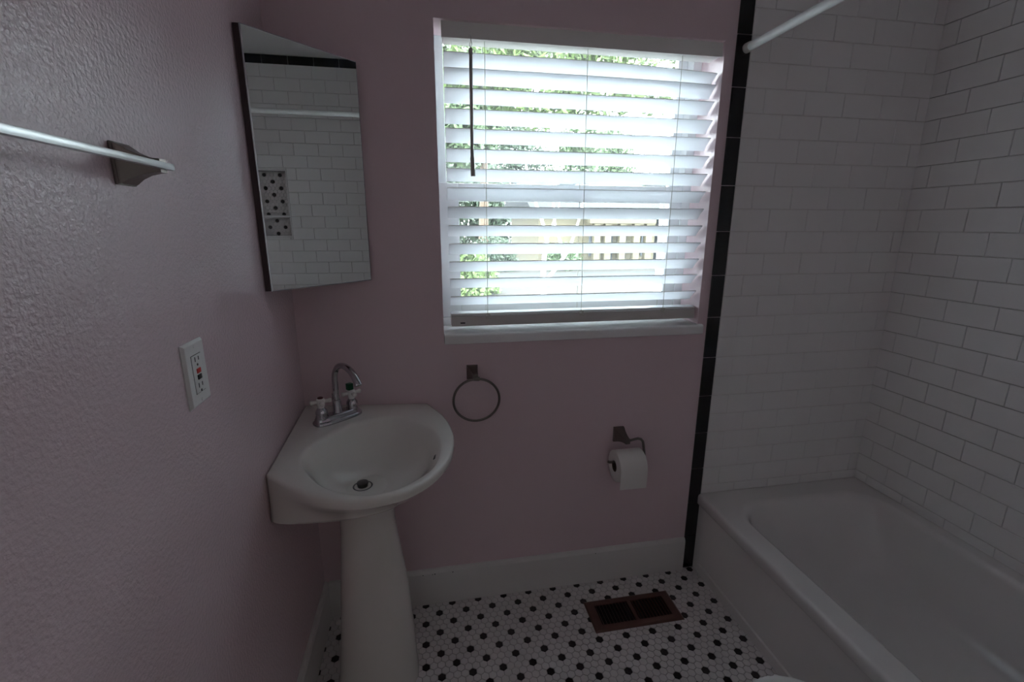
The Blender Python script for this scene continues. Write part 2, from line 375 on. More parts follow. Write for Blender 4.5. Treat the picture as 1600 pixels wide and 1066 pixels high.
# ------------------------------------------------------------------ window
win = thing('window_1', 'white framed single hung window with hazy glass', 'window', ((OX0+OX1)/2, .14, OZ0), kind='structure')
del win['category']
def wpart(name, a, b, m='frame', parent=None, bev=.003):
    o = box(name, a, b, m, None, bev); o.parent = parent or win
    o.matrix_parent_inverse = (parent or win).matrix_basis.inverted() if not parent else Matrix.Identity(4)
    return o
bpy.context.view_layer.update()
FX0, FX1, FZ1 = OX0-.032, OX1+.03, OZ1+.06
wpart('jamb', (FX0, .129, OZ0), (FX0+.030, .225, FZ1)); wpart('jamb', (FX1-.060, .129, OZ0), (FX1, .225, FZ1))
wpart('head', (FX0+.030, .129, FZ1-.028), (FX1-.060, .225, FZ1)); wpart('sill_track', (FX0+.030, .129, OZ0), (FX1-.060, .225, OZ0+.030))
def sash(name, y0, y1, z0, z1, x0, x1, sl, sr, bot, top):
    bm = bmesh.new(); bbox(bm, (x0, y0, z0), (x0+sl, y1, z1), .003); bbox(bm, (x1-sr, y0, z0), (x1, y1, z1), .003)
    bbox(bm, (x0+sl, y0, z0), (x1-sr, y1, z0+bot), .003); bbox(bm, (x0+sl, y0, z1-top), (x1-sr, y1, z1), .003)
    s = bmobj(name, bm, 'frame', win, angle=40); s.matrix_parent_inverse = win.matrix_basis.inverted()
    p = box('pane', (x0+sl-.004, (y0+y1)/2-.002, z0+bot-.004), (x1-sr+.004, (y0+y1)/2+.002, z1-top+.004), 'pane', s)
    return s
low = sash('lower_sash', .134, .162, OZ0+.030, 1.545, FX0+.030, FX1-.060, .072, .045, .048, .058)
sash('upper_sash', .170, .196, 1.510, FZ1-.028, FX0+.030, FX1-.060, .034, .034, .034, .030)
lk = wpart('sash_lock', (.88, .120, 1.545), (.94, .150, 1.560), 'frame')
bm = bmesh.new()
for a_, b_ in (((.490, .206, OZ0+.02), (.512, .216, 1.53)), ((1.312, .206, OZ0+.02), (1.340, .216, 1.53)), ((.512, .206, 1.508), (1.312, .216, 1.53)), ((.512, .206, OZ0+.02), (1.312, .216, OZ0+.045))): bbox(bm, a_, b_, .002)
sf = bmobj('screen_frame', bm, 'frame', win, angle=40); sf.matrix_parent_inverse = win.matrix_basis.inverted()
# stool with a rounded nose
bm = bmesh.new(); prof = [(.134, 1.021), (-.016, 1.021), (-.018, 1.0225), (-.0185, 1.025), (-.0185, 1.047), (-.0178, 1.0505), (-.0158, 1.0535), (-.0125, 1.0553), (-.009, 1.056), (.134, 1.056)]
rings(bm, [[(x, y, z) for y, z in prof] for x in (OX0+.002, OX1+.014)][:2])
st = bmobj('window_stool', bm, 'stool', win, angle=50); st.matrix_parent_inverse = win.matrix_basis.inverted()

# ------------------------------------------------------------------ blind
BX0, BX1 = .484, 1.379
blind = thing('window_blind', 'white horizontal slat blind hanging in the window', 'blind', ((BX0+BX1)/2, .03, 1.07))
bpy.context.view_layer.update()
def bpart(o, parent=blind):
    o.parent = parent; o.matrix_parent_inverse = Matrix.Translation(-Vector(blind.location)); return o
bpart(box('valance', (.4805, -.003, 1.9335), (1.3765, .006, 1.976), 'valance', None, .002))
bpart(box('head_rail', (.486, .010, 1.936), (1.374, .064, 1.972), 'valance', None, .002))
TILT = math.radians(42); SW = .0520
def slat_mesh(tilt, sag, w=SW, th=.0032, x0=BX0+.002, x1=BX1-.002, bow=.0022):
    """near edge at the origin line, chord runs to +y and down; sag bows the length"""
    bm = bmesh.new(); R = []; ny = 6
    for k in range(17):
        x = x0+(x1-x0)*k/16; s = -sag*max(0, (k/16-.45)/.55)**2
        top, bot = [], []
        for i in range(ny+1):
            u = i/ny; v = bow*4*u*(1-u)
            for lst, off in ((top, th/2), (bot, -th/2)):
                e = off*(1 if 0 < i < ny else .9); c, q = u*w, v+e
                lst.append((x, c*math.cos(tilt)+q*math.sin(tilt), -c*math.sin(tilt)+q*math.cos(tilt)+s))
        R.append(top+bot[::-1])
    rings(bm, R)
    for f in bm.faces:            # the room-side edge is solid vinyl
        if all(v.co.y < w*.02+th for v in f.verts) and len(f.verts) == 4 and abs(f.calc_center_median().y) < th: f.material_index = 1
    return bm
zs = [1.904, 1.862, 1.8075, 1.7500, 1.6950, 1.6365, 1.5785, 1.5215, 1.4637, 1.4060, 1.3483, 1.2910, 1.2350, 1.1757]
for i, z in enumerate(zs):
    tl = TILT+math.radians(random.uniform(-1.5, 1.5)) - (math.radians(4) if i == 0 else 0)
    o = bmobj('slat', slat_mesh(tl, .012 if i == 0 else (.004 if i == 1 else .0)), 'slat', None, angle=45); o.data.materials.append(M['valance']); o.location = (0, .018, z); bpart(o)
for k, (z, t) in enumerate(((1.1165, 1), (1.1130, 0))):       # slats gathered on the bottom rail
    o = bmobj('slat', slat_mesh(math.radians(t), 0), 'slat', None, angle=45); o.data.materials.append(M['valance']); o.location = (0, .016+.001*k, z); bpart(o)
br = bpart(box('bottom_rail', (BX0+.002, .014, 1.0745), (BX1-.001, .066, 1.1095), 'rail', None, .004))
bpart(box('rail_label', (.516, .0132, 1.084), (.532, .0141, 1.0885), 'black', None))
for xa, xb_ in ((.608, .609), (.929, .940), (1.247, 1.2495)):
    bm = bmesh.new(); tube(bm, [(xa, .0145, 1.936), (xb_, .0145, 1.075)], .0009, 6); tube(bm, [(xa, .062, 1.936), (xb_, .062, 1.075)], .0009, 6)
    bpart(bmobj('ladder_cord', bm, 'cord', None))
    bm = bmesh.new(); pts = [(xb_+.010*math.sin(t*1.9)*(.4+.1*t), .0125-.0008*math.cos(t*2.3), 1.107+.0085*math.cos(t*1.3)) for t in [k*.5 for k in range(16)]]
    tube(bm, pts, .0016, 6); bpart(bmobj('cord_knot', bm, 'cord', None))
wand = bpart(tubeobj('tilt_wand', [(.5640, -.012, 1.9085), (.5640, -.012, 1.905), (.5640, -.012, 1.893), (.5636, -.012, 1.889), (.5625, -.012, 1.612), (.5627, -.012, 1.606), (.5645, -.012, 1.5535)], [.0022, .0062, .0062, .0050, .0050, .0066, .0072], 'wand', None, 8))
hk = tubeobj('wand_hook', [(.564, -.002, 1.945), (.564, -.008, 1.940), (.564, -.0115, 1.933), (.5655, -.012, 1.925), (.568, -.012, 1.918), (.566, -.012, 1.910), (.563, -.012, 1.908), (.5605, -.012, 1.914), (.562, -.012, 1.921)], .0012, 'bar_metal', None, 6); bpart(hk, blind)

# ------------------------------------------------------------------ medicine cabinet across the corner
cabinet = thing('medicine_cabinet', 'mirrored corner medicine cabinet with sides coloured dark as in shade above the sink', 'cabinet', (.09, -.09, 1.24))
bpy.context.view_layer.update()
def rel(o, t, parent=None):
    o.parent = parent or t; o.matrix_parent_inverse = Matrix.Translation(-Vector(t.location)) if not parent else Matrix.Identity(4); return o
foot = [(.0015, -.0015), (.0015, -.241), (.014, -.241), (.2385, -.0165), (.2385, -.0015)]
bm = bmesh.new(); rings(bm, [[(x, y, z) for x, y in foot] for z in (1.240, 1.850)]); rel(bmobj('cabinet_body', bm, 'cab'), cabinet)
n2 = Vector((1, -1, 0)).normalized(); A_, B_ = Vector((.0145, -.2405, 0)), Vector((.2385, -.0165, 0)); e_ = (B_-A_).normalized()
bm = bmesh.new(); R = []
for ins, d in ((0, .0003), (0, .003), (.0025, .0045)):
    R.append([A_+e_*ins+n2*d+Vector((0, 0, 1.2395+ins)), B_-e_*ins+n2*d+Vector((0, 0, 1.2395+ins)), B_-e_*ins+n2*d+Vector((0, 0, 1.8505-ins)), A_+e_*ins+n2*d+Vector((0, 0, 1.8505-ins))])
V = rings(bm, R, True, True, True); mo = bmobj('mirror', bm, 'mirror_edge'); mo.data.materials.append(M['silver'])
big = max((p for p in mo.data.polygons if p.normal.dot(n2) > .95), key=lambda p: p.center.dot(n2)); big.material_index = 1; rel(mo, cabinet)

# ------------------------------------------------------------------ towel bar on the left wall
tb = thing('towel_bar', 'flat satin metal towel bar on the left pink wall', 'towel bar', (0, -.757, 1.487))
bpy.context.view_layer.update()
for y in (-.757, -1.367):
    p_ = pyr_post('post', 'nickel', None, (.0005, y, 1.487), .040, .053, (.0530, y, 1.486), .017, .018, 'x'); rel(p_, tb)
    rel(box('wall_plate', (.0003, y-.022, 1.459), (.005, y+.022, 1.515), 'nickel', None, .0015), tb)
rel(box('bar', (.0500, -1.389, 1.4815), (.0590, -.7375, 1.4910), 'bar_metal', None, .0025), tb)

# ------------------------------------------------------------------ outlet
ol = thing('electrical_outlet', 'white wall outlet with red and black buttons on the left wall', 'outlet', (0, -.657, 1.152))
bpy.context.view_layer.update()
oy, oz = -.657, 1.152
bm = bmesh.new(); R = [[(d, oy+sy*(.037-i), oz+sz*(.0575-i)) for sy, sz in ((-1, -1), (1, -1), (1, 1), (-1, 1))] for i, d in ((0, .0003), (0, .002), (.004, .0062), (.0055, .0066))]
rings(bm, R); rel(bmobj('plate', bm, 'plate'), ol)
rec = rel(box('receptacle', (.006, oy-.0168, oz-.0335), (.0078, oy+.0168, oz+.0335), 'plate', None, .0008), ol)
bm = bmesh.new()
for a_, b_ in (((-.0178, -.0345), (.0178, -.0332)), ((-.0178, .0332), (.0178, .0345)), ((-.0178, -.0332), (-.0166, .0332)), ((.0166, -.0332), (.0178, .0332))): bbox(bm, (.0062, oy+a_[0], oz+a_[1]), (.0068, oy+b_[0], oz+b_[1]))
rel(bmobj('receptacle_gap', bm, 'slot'), ol)
for dz, m, nm in ((.0052, 'red', 'reset_button'), (-.0062, 'black', 'test_button')):
    b_ = rel(box(nm, (.0076, oy-.0065, oz+dz-.0042), (.0094, oy+.0065, oz+dz+.0042), m, None, .0006), ol)
for s in (1, -1):
    for dy, h in ((-.0062, .0085), (.0062, .0068)): rel(box('slot', (.0077, oy+dy-.0012, oz+s*.0235-h/2+.003), (.00815, oy+dy+.0012, oz+s*.0235+h/2+.003), 'slot'), ol)
    bm = bmesh.new(); tube(bm, [(.0077, oy, oz+s*.0235-.0075), (.00815, oy, oz+s*.0235-.0075)], .0024, 10); rel(bmobj('ground_hole', bm, 'slot'), ol)
    bm = bmesh.new(); tube(bm, [(.006, oy, oz+s*.0485), (.0074, oy, oz+s*.0485)], .003, 10); rel(bmobj('screw', bm, 'plate'), ol)

# ------------------------------------------------------------------ pedestal sink
sink = thing('pedestal_sink', 'bone white corner pedestal sink below the mirrored cabinet', 'sink', (.21, -.28, 0))
bpy.context.view_layer.update()
zs_ = lambda x, y: .835-.07*(x-y)/math.sqrt(2)
front = [(.394, -.0025), (.447, -.108), (.468, -.209), (.466, -.295), (.446, -.378), (.403, -.455), (.356, -.501), (.317, -.523), (.256, -.538), (.194, -.533), (.134, -.511), (.074, -.469), (.0025, -.408)]
outline = [(v.x, v.y) for v in catmull([(x, y, 0) for x, y in front], 8)] + [(.0025, -.30), (.0025, -.15), (.0025, -.0025), (.15, -.0025), (.30, -.0025)]
lip = [(.068, -.348), (.098, -.416), (.156, -.483), (.238, -.516), (.300, -.510), (.356, -.474), (.407, -.412), (.429, -.321), (.421, -.228), (.372, -.150), (.293, -.104), (.191, -.138), (.112, -.219), (.070, -.290)]
lip = [(v.x, v.y) for v in catmull([(x, y, 0) for x, y in lip], 8, True)]
def radial(poly, c, ang):
    d = (math.cos(ang), math.sin(ang)); best = 0
    for (x0, y0), (x1, y1) in zip(poly, poly[1:]+poly[:1]):
        ex, ey = x1-x0, y1-y0; den = d[0]*ey-d[1]*ex
        if abs(den) < 1e-12: continue
        t = ((x0-c[0])*ey-(y0-c[1])*ex)/den; s = ((x0-c[0])*d[1]-(y0-c[1])*d[0])/den
        if t > 0 and -1e-6 <= s <= 1+1e-6: best = max(best, t)
    return best
SC = (.245, -.315); NS = 144
angs = [2*PI*k/NS for k in range(NS)]
cor = [math.atan2(y-SC[1], x-SC[0]) % (2*PI) for x, y in ((.0025, -.0025), (.394, -.0025), (.0025, -.408))]
for c_ in cor: angs[min(range(NS), key=lambda k: abs(angs[k]-c_))] = c_
RO = [radial(outline, SC, a) for a in angs]; RL = [radial(lip, SC, a) for a in angs]
def smoothring(v, it=2):
    for _ in range(it): v = [(v[i-1]+2*v[i]+v[(i+1) % len(v)])/4 for i in range(len(v))]
    return v
RL = smoothring(RL, 3)
P = lambda r, a: (SC[0]+r*math.cos(a), SC[1]+r*math.sin(a))
DR = (.208, -.292)                                   # drain
def ring_out(scale, z, free, absz=False, inset=0.):
    out = []
    for a, r in zip(angs, RO):
        x, y = P(r-inset, a); wv = min(1, max(0, (min(x, -y)-.004)/.09)) if free else 1.
        px_, py_ = .21, -.27; s = 1-wv*(1-scale); x2, y2 = px_+(x-px_)*s, py_+(y-py_)*s
        out.append((x2, y2, z if absz else zs_(x, y)+z))
    return out
low_out = [(v.x, v.y) for v in catmull([(x, y, 0) for x, y in [(.330, -.0025), (.358, -.10), (.378, -.20), (.378, -.29), (.355, -.355), (.311, -.402), (.276, -.424), (.224, -.439), (.169, -.443), (.093, -.441), (.036, -.433), (.0025, -.418)]], 8)] + [(.0025, -.30), (.0025, -.15), (.0025, -.0025), (.15, -.0025)]
RW = [radial(low_out, SC, a) for a in angs]
def ring_low(f, z, s=1.):
    out = []
    for a, ro, rw in zip(angs, RO, RW):
        x, y = P(ro+(rw-ro)*f, a); out.append((.21+(x-.21)*s, -.27+(y+.27)*s, z))
    return out
RR = [ring_low(1, .672, .40), ring_low(1, .678, .80), ring_low(1, .683, .95), ring_low(.985, .6865), ring_low(.90, .695), ring_low(.66, .718), ring_low(.34, .744), ring_low(.10, .766), ring_out(1, -.022, False), ring_out(1, -.013, False), ring_out(1, -.006, False), ring_out(1, -.0015, False, inset=.003), ring_out(1, 0, False, inset=.008)]
def ring_mix(f, z): # between outline and lip on deck
    return [(*P(ro-.008+(rl-ro+.008)*f, a), zs_(*P(rl, a))*f+zs_(*P(ro-.008, a))*(1-f)+z) for a, ro, rl in zip(angs, RO, RL)]
RR += [ring_mix(.5, 0), ring_mix(.9, 0), ring_mix(1., -.0015)]
def ring_in(s, dz):
    out = []
    for a, rl in zip(angs, RL):
        x, y = P(rl, a); t = 1-s; cx = DR[0]; cy = DR[1]
        cx2, cy2 = SC[0]+(cx-SC[0])*t, SC[1]+(cy-SC[1])*t
        xx, yy = cx2+(x-SC[0])*s, cy2+(y-SC[1])*s
        f = max(0, min(1, (s-.55)/.45)); base = zs_(x, y)*f+.805*(1-f); out.append((xx, yy, base+dz))
    return out
RR += [ring_in(.975, -.0055), ring_in(.945, -.012), ring_in(.905, -.021), ring_in(.855, -.036), ring_in(.775, -.058), ring_in(.65, -.083), ring_in(.48, -.104), ring_in(.28, -.1165), ring_in(.12, -.1205), ring_in(.03, -.122)]
bm = bmesh.new(); rings(bm, RR); rel(bmobj('basin', bm, 'porcelain', None, angle=60), sink)
def ell(cx, cy, rx, ry, z, n=40, rot=0, p=2.3):
    o = []
    for k in range(n):
        a = 2*PI*k/n; c, s = math.cos(a), math.sin(a); q = (abs(c)**p+abs(s)**p)**(-1/p)
        x, y = rx*q*c, ry*q*s; o.append((cx+x*math.cos(rot)-y*math.sin(rot), cy+x*math.sin(rot)+y*math.cos(rot), z))
    return o
bm = bmesh.new()
rings(bm, [ell(.209, -.270, .124, .110, 0), ell(.209, -.270, .124, .110, .012), ell(.211, -.270, .119, .105, .05), ell(.215, -.270, .110, .098, .18), ell(.216, -.270, .0985, .090, .34), ell(.212, -.270, .080, .078, .52), ell(.2115, -.270, .0765, .077, .57), ell(.2125, -.272, .078, .080, .61), ell(.216, -.276, .088, .088, .65), ell(.222, -.284, .102, .102, .690)])
rel(bmobj('pedestal', bm, 'porcelain', None, angle=60), sink)
dz0 = .6885
fl = lathe('drain_flange', [(.004, -.006), (.0285, -.006), (.0285, .0006), (.0265, .0022), (.0215, .0012), (.0195, -.004), (.004, -.004)], 'steel', None, (DR[0], DR[1], dz0), 28); rel(fl, sink)
sp = lathe('stopper', [(.003, -.004), (.0145, -.004), (.0145, .007), (.0165, .010), (.0155, .0130), (.004, .0145)], 'steel', None, (DR[0], DR[1], dz0), 24); rel(sp, sink)
ov = box('overflow_slot', (-.0022, -.011, -.0032), (.0022, .011, .0032), 'slot', None, .001); ov.location = (.4120, -.335, .7822); ov.rotation_euler = (0, math.radians(48), math.radians(-10)); rel(ov, sink)

# ------------------------------------------------------------------ faucet
fa = thing('faucet', 'chrome gooseneck faucet with two white cross handles on the sink deck', 'faucet', (.122, -.108, .824))
bpy.context.view_layer.update()
FB = Vector((.122, -.108, .8240)); th = math.radians(40); side = Vector((math.cos(th), math.sin(th), 0)); out_ = Vector((math.sin(th), -math.cos(th), 0)); zz = Vector((0, 0, 1))
def fpt(s, o_, z): return FB+side*s+out_*o_+zz*z
bm = bmesh.new(); R = []
for L, w, z in ((.078, .0285, -.002), (.078, .0285, .005), (.076, .0265, .008), (.0735, .0225, .0095), (.072, .021, .016), (.069, .018, .021), (.064, .013, .0225)):
    r = []
    for k in range(40):
        a = 2*PI*k/40; c, s = math.cos(a), math.sin(a); q = (abs(c)**3.2+abs(s)**3.2)**(-1/3.2); r.append(fpt(L*q*c, w*q*s, z))
    R.append(r)
rings(bm, R); rel(bmobj('base_plate', bm, 'chrome', None, angle=50), fa)
pts = [fpt(0, 0, .020), fpt(0, 0, .06), fpt(0, 0, .10), fpt(0, .001, .128), fpt(0, .008, .152), fpt(0, .025, .171), fpt(0, .050, .180), fpt(0, .078, .178), fpt(0, .101, .168), fpt(0, .119, .152), fpt(0, .130, .136)]
pts = catmull(pts, 5); rads = [.0088+.0018*max(0, (i/(len(pts)-1)-.55)/.45) for i in range(len(pts))]
sp_ = rel(tubeobj('spout', pts, rads, 'chrome', None, 18), fa)
def flathe(name, prof, m, s, o_, n=24):
    ob = lathe(name, prof, m, None, fpt(s, o_, 0), n); return rel(ob, fa)
flathe('spout_collar', [(.006, .018), (.0155, .018), (.0155, .024), (.0135, .028), (.0130, .055), (.0115, .061), (.0088, .063)], 'chrome', 0, 0)
for s, cap, cm in ((-.051, 'hot', 'darkred'), (.051, 'cold', 'green')):
    flathe('valve_body', [(.006, .015), (.0185, .015), (.0190, .022), (.0165, .028), (.0175, .034), (.0165, .042), (.012, .048), (.009, .052)], 'chrome', s, 0)
    hrot = math.radians(18 if s < 0 else 8)
    bm = bmesh.new()
    n_ = 16; rings(bm, [[fpt(s+r*math.cos(2*PI*k/n_), r*math.sin(2*PI*k/n_), z) for k in range(n_)] for r, z in ((.006, .050), (.0095, .051), (.0105, .058), (.0125, .064), (.0125, .076), (.010, .080), (.004, .081))])
    for q in range(4):
        a = hrot+q*PI/2; d = side*math.cos(a)+out_*math.sin(a); c0 = fpt(s, 0, .0695)
        tube(bm, [c0+d*.004, c0+d*.014, c0+d*.021, c0+d*.0265, c0+d*.030, c0+d*.0315], [.0062, .0055, .0058, .0072, .006, .002], 12)
    h = rel(bmobj('cross_handle', bm, 'handle_white', None, angle=55), fa)
    if s < 0:
        b_ = lathe('index_button', [(.002, .079), (.0085, .079), (.0085, .0825), (.006, .0845), (.002, .085)], cm, h, fpt(s, 0, 0), 18); b_.parent = h
    else:
        b_ = box('green_cap', (-.0085, -.0085, .081), (.0085, .0085, .1015), cm, None, .0015); b_.location = fpt(s-.004, 0, 0); b_.rotation_euler = (0, 0, th); b_.parent = h
lathe_rod = rel(tubeobj('lift_rod', [fpt(0, -.022, .015), fpt(0, -.022, .075)], .0025, 'chrome', None, 8), fa)

# ------------------------------------------------------------------ towel ring
trg = thing('towel_ring', 'round brushed nickel towel ring below the window', 'towel ring', (.55, 0, .89))
bpy.context.view_layer.update()
rel(pyr_post('post', 'nickel', None, (.5505, -.0005, .918), .038, .050, (.5575, -.050, .9145), .017, .019, 'y'), trg)
rc = Vector((.5605, -.047, .8275)); rel(tubeobj('ring', [rc+Vector((.0785*math.sin(2*PI*k/64), .010*(1-math.cos(2*PI*k/64))*.8, .0785*math.cos(2*PI*k/64))) for k in range(65)], .0042, 'nickel', None, 10), trg)
rel(tubeobj('ring_loop', [(.5505, -.047, .908), (.5705, -.047, .906)], .0075, 'nickel', None, 12), trg)

# ------------------------------------------------------------------ paper holder and roll
tph = thing('toilet_paper_holder', 'brushed nickel toilet paper holder with bent arm', 'paper holder', (1.098, 0, .64))
bpy.context.view_layer.update()
rel(pyr_post('post', 'nickel', None, (1.099, -.0005, .642), .040, .058, (1.108, -.072, .640), .017, .018, 'y'), tph)
arm = [(1.104, -.066, .640), (1.130, -.066, .645), (1.148, -.066, .648), (1.160, -.067, .645), (1.168, -.068, .636), (1.171, -.069, .622), (1.176, -.071, .585), (1.176, -.072, .572), (1.170, -.072, .565), (1.158, -.072, .5635), (1.10, -.072, .5635), (1.040, -.072, .5655), (1.036, -.072, .569)]
rel(tubeobj('arm', arm, .0048, 'nickel', None, 10), tph)
roll = thing('toilet_paper_roll', 'roll of white toilet paper hanging on the holder', 'paper roll', (1.113, -.072, .549))
bpy.context.view_layer.update()
rx0, rx1, rzc, ryc, RR_ = 1.060, 1.164, .5485, -.0725, .0585
bm = bmesh.new(); n = 48
rings(bm, [[(x, ryc+r*math.cos(2*PI*k/n), rzc+r*math.sin(2*PI*k/n)) for k in range(n)] for x, r in ((rx0, .0205), (rx0-.0005, .022), (rx0, RR_-.002), (rx0+.0015, RR_), (rx1-.0015, RR_), (rx1, RR_-.002), (rx1, .0205), (rx0, .0205))], True, False, False)
rel(bmobj('paper', bm, 'paper', None, angle=50), roll)
bm = bmesh.new(); n = 28
rings(bm, [[(x, ryc+r*math.cos(2*PI*k/n), rzc+r*math.sin(2*PI*k/n)) for k in range(n)] for x, r in ((rx0-.0006, .0206), (rx0-.0006, .0192), (rx1+.0004, .0192), (rx1+.0004, .0206), (rx0-.0006, .0206))], True, False, False)
rel(bmobj('card_core', bm, 'card', None, angle=50), roll)
bm = bmesh.new(); R = []
path = [(ryc+(RR_+.0008)*math.cos(a), rzc+(RR_+.0008)*math.sin(a)) for a in [math.radians(d) for d in range(120, 186, 8)]] + [(ryc-RR_-.001, rzc-.02), (ryc-RR_+.001, rzc-.05), (ryc-RR_+.002, rzc-.066)]
for y, z in path: R.append([(rx0+.001, y, z), (rx1-.001, y, z), (rx1-.001, y+.0006, z+.0003), (rx0+.001, y+.0006, z+.0003)])
rings(bm, R); rel(bmobj('hanging_sheet', bm, 'paper', None, angle=60), roll)

# ------------------------------------------------------------------ floor register
vt = thing('floor_register', 'brown metal floor register set into the hexagon tile floor', 'vent', ((VX0+VX1)/2, (VY0+VY1)/2, 0))
bpy.context.view_layer.update()
bx0, bx1, by0, by1 = VX0+.034, VX1-.034, VY0+.026, VY1-.026; xm = (bx0+bx1)/2
bm = bmesh.new(); top, bot = .0055, .0002
def fr(bm, o, i, zt=.0055, zb=.0002):
    O = [(o[0], o[2]), (o[1], o[2]), (o[1], o[3]), (o[0], o[3])]; I = [(i[0], i[2]), (i[1], i[2]), (i[1], i[3]), (i[0], i[3])]
    e = .006; O2 = [(o[0]+e, o[2]+e), (o[1]-e, o[2]+e), (o[1]-e, o[3]-e), (o[0]+e, o[3]-e)]
    L = [[(*p, zb) for p in O], [(*p, zb+.0012) for p in O], [(*p, zt) for p in O2], [(*p, zt) for p in I], [(*p, zb) for p in I]]
    rings(bm, L+[L[0]], True, False, False)
fr(bm, (VX0, VX1, VY0, VY1), (bx0, bx1, by0, by1)); bmesh.ops.remove_doubles(bm, verts=bm.verts[:], dist=1e-6); rel(bmobj('register_frame', bm, 'vent', None), vt)
rel(box('divider_bar', (xm-.007, by0, .0005), (xm+.007, by1, .0050), 'vent', None, .0008), vt)
rel(box('duct_well', (bx0-.004, by0-.004, -.0024), (bx1+.004, by1+.004, -.0012), 'ventdark'), vt)
for half in (0, 1):
    x0, x1 = (bx0, xm-.007) if half == 0 else (xm+.007, bx1); nl = 10
    for k in range(nl):
        x = x0+(k+.5)*(x1-x0)/nl; a = math.radians(58 if half == 0 else -74); w = .0036 if half == 0 else .0028
        o = box('louver', (-w, by0-(VY0+VY1)/2, -.0004), (w, by1-(VY0+VY1)/2, .0004), 'vent'); o.location = (x, (VY0+VY1)/2, .0021); o.rotation_euler = (0, a*(1 if half == 0 else 1), 0); rel(o, vt)

# ------------------------------------------------------------------ bathtub
tub = thing('bathtub', 'white alcove bathtub below the subway tiled walls', 'bathtub', (1.83, -.76, 0))
bpy.context.view_layer.update()
TX0, TX1, TY0, TY1 = 1.460, XR+.0005, YF+.002, -.0045
def rrect(x0, x1, y0, y1, r, z, n=10):
    o = []
    for cx, cy, a0 in ((x1-r, y1-r, 0), (x0+r, y1-r, PI/2), (x0+r, y0+r, PI), (x1-r, y0+r, 1.5*PI)):
        for k in range(n+1): a = a0+PI/2*k/n; o.append((cx+r*math.cos(a), cy+r*math.sin(a), z))
    return o
bm = bmesh.new(); Z = TUBZ
rings(bm, [rrect(TX0+.004, TX1, TY0, TY1, .004, Z-.045), rrect(TX0, TX1, TY0, TY1, .004, Z-.040), rrect(TX0, TX1, TY0, TY1, .004, Z-.014), rrect(TX0+.0008, TX1, TY0, TY1, .004, Z-.008), rrect(TX0+.004, TX1, TY0, TY1, .004, Z-.003), rrect(TX0+.009, TX1, TY0, TY1, .004, Z-.0006), rrect(TX0+.013, TX1-.002, TY0+.002, TY1-.002, .004, Z), rrect(TX0+.018, TX1-.004, TY0+.004, TY1-.004, .006, Z),
   rrect(TX0+.072, TX1-.040, TY0+.082, TY1-.077, .128, Z), rrect(TX0+.077, TX1-.044, TY0+.087, TY1-.082, .131, Z-.0008), rrect(TX0+.084, TX1-.050, TY0+.094, TY1-.089, .135, Z-.004), rrect(TX0+.091, TX1-.056, TY0+.102, TY1-.097, .138, Z-.013), rrect(TX0+.094, TX1-.058, TY0+.107, TY1-.103, .139, Z-.025), rrect(TX0+.098, TX1-.060, TY0+.115, TY1-.112, .14, Z-.05),
   rrect(TX0+.118, TX1-.075, TY0+.150, TY1-.175, .14, Z-.17), rrect(TX0+.132, TX1-.085, TY0+.175, TY1-.225, .14, Z-.235), rrect(TX0+.150, TX1-.100, TY0+.20, TY1-.26, .135, Z-.262), rrect(TX0+.18, TX1-.13, TY0+.24, TY1-.31, .12, Z-.275), rrect(TX0+.27, TX1-.22, TY0+.35, TY1-.45, .10, Z-.279)], True, False, True)
rel(bmobj('tub_basin', bm, 'tub', None, angle=60), tub)
bm = bmesh.new(); xa = TX0+.006; xp = TX0+.012
def apr(x, i): return [(x, TY0+i*1.0, .001 if i == 0 else .03+i*.3), (x, TY1-i, .001 if i == 0 else .03+i*.3), (x, TY1-i, Z-.042-(.0 if i == 0 else i*.5)), (x, TY0+i, Z-.042-(.0 if i == 0 else i*.5))]
rings(bm, [apr(xa+.06, 0), apr(xa+.010, 0), apr(xa+.006, .0), apr(xa+.006, .030), apr(xp+.006, .042)], True, True, True)
o = bmobj('apron', bm, 'tub', None, angle=30); rel(o, tub)

# ------------------------------------------------------------------ curtain rod
rod = thing('shower_curtain_rod', 'white shower curtain rod across the tub alcove near the ceiling', 'curtain rod', (1.455, -.76, 1.966))
bpy.context.view_layer.update()
rel(tubeobj('tube', [(1.455, YF+.03, 1.962), (1.455, -.026, 1.962)], .0128, 'rod', None, 18), rod)
for y0, y1 in ((-.030, -.0065), (YF+.001, YF+.034)):
    rel(tubeobj('end_cap', [(1.455, y0, 1.962), (1.455, y0+.004 if y0 < -1 else y0+.002, 1.962), (1.455, y1-.002, 1.962), (1.455, y1, 1.962)], [.0135, .0150, .0150, .0135], 'rodcap', None, 18), rod)

# ------------------------------------------------------------------ toilet
to = thing('toilet', 'white toilet whose rounded seat edge shows at the bottom frame', 'toilet', (1.125, -1.10, 0))
bpy.context.view_layer.update()
tx = 1.125
def oval(yb, yf, hw, z, n=40):
    out = []
    for k in range(n):
        a = 2*PI*k/n; c, s = math.cos(a), math.sin(a); ym = yb+(yf-yb)*.42
        y = ym+(yf-ym)*s if s > 0 else ym+(ym-yb)*s; out.append((tx+hw*c*(1-.10*max(0, -s)**2), y, z))
    return out
bm = bmesh.new()
rings(bm, [oval(-1.47, -.98, .115, .0005), oval(-1.47, -.98, .115, .02), oval(-1.46, -.99, .105, .10), oval(-1.45, -.94, .115, .20), oval(-1.45, -.86, .155, .30), oval(-1.44, -.825, .176, .36), oval(-1.44, -.822, .178, .385), oval(-1.42, -.85, .15, .388)])
rel(bmobj('bowl', bm, 'toilet', None, angle=60), to)
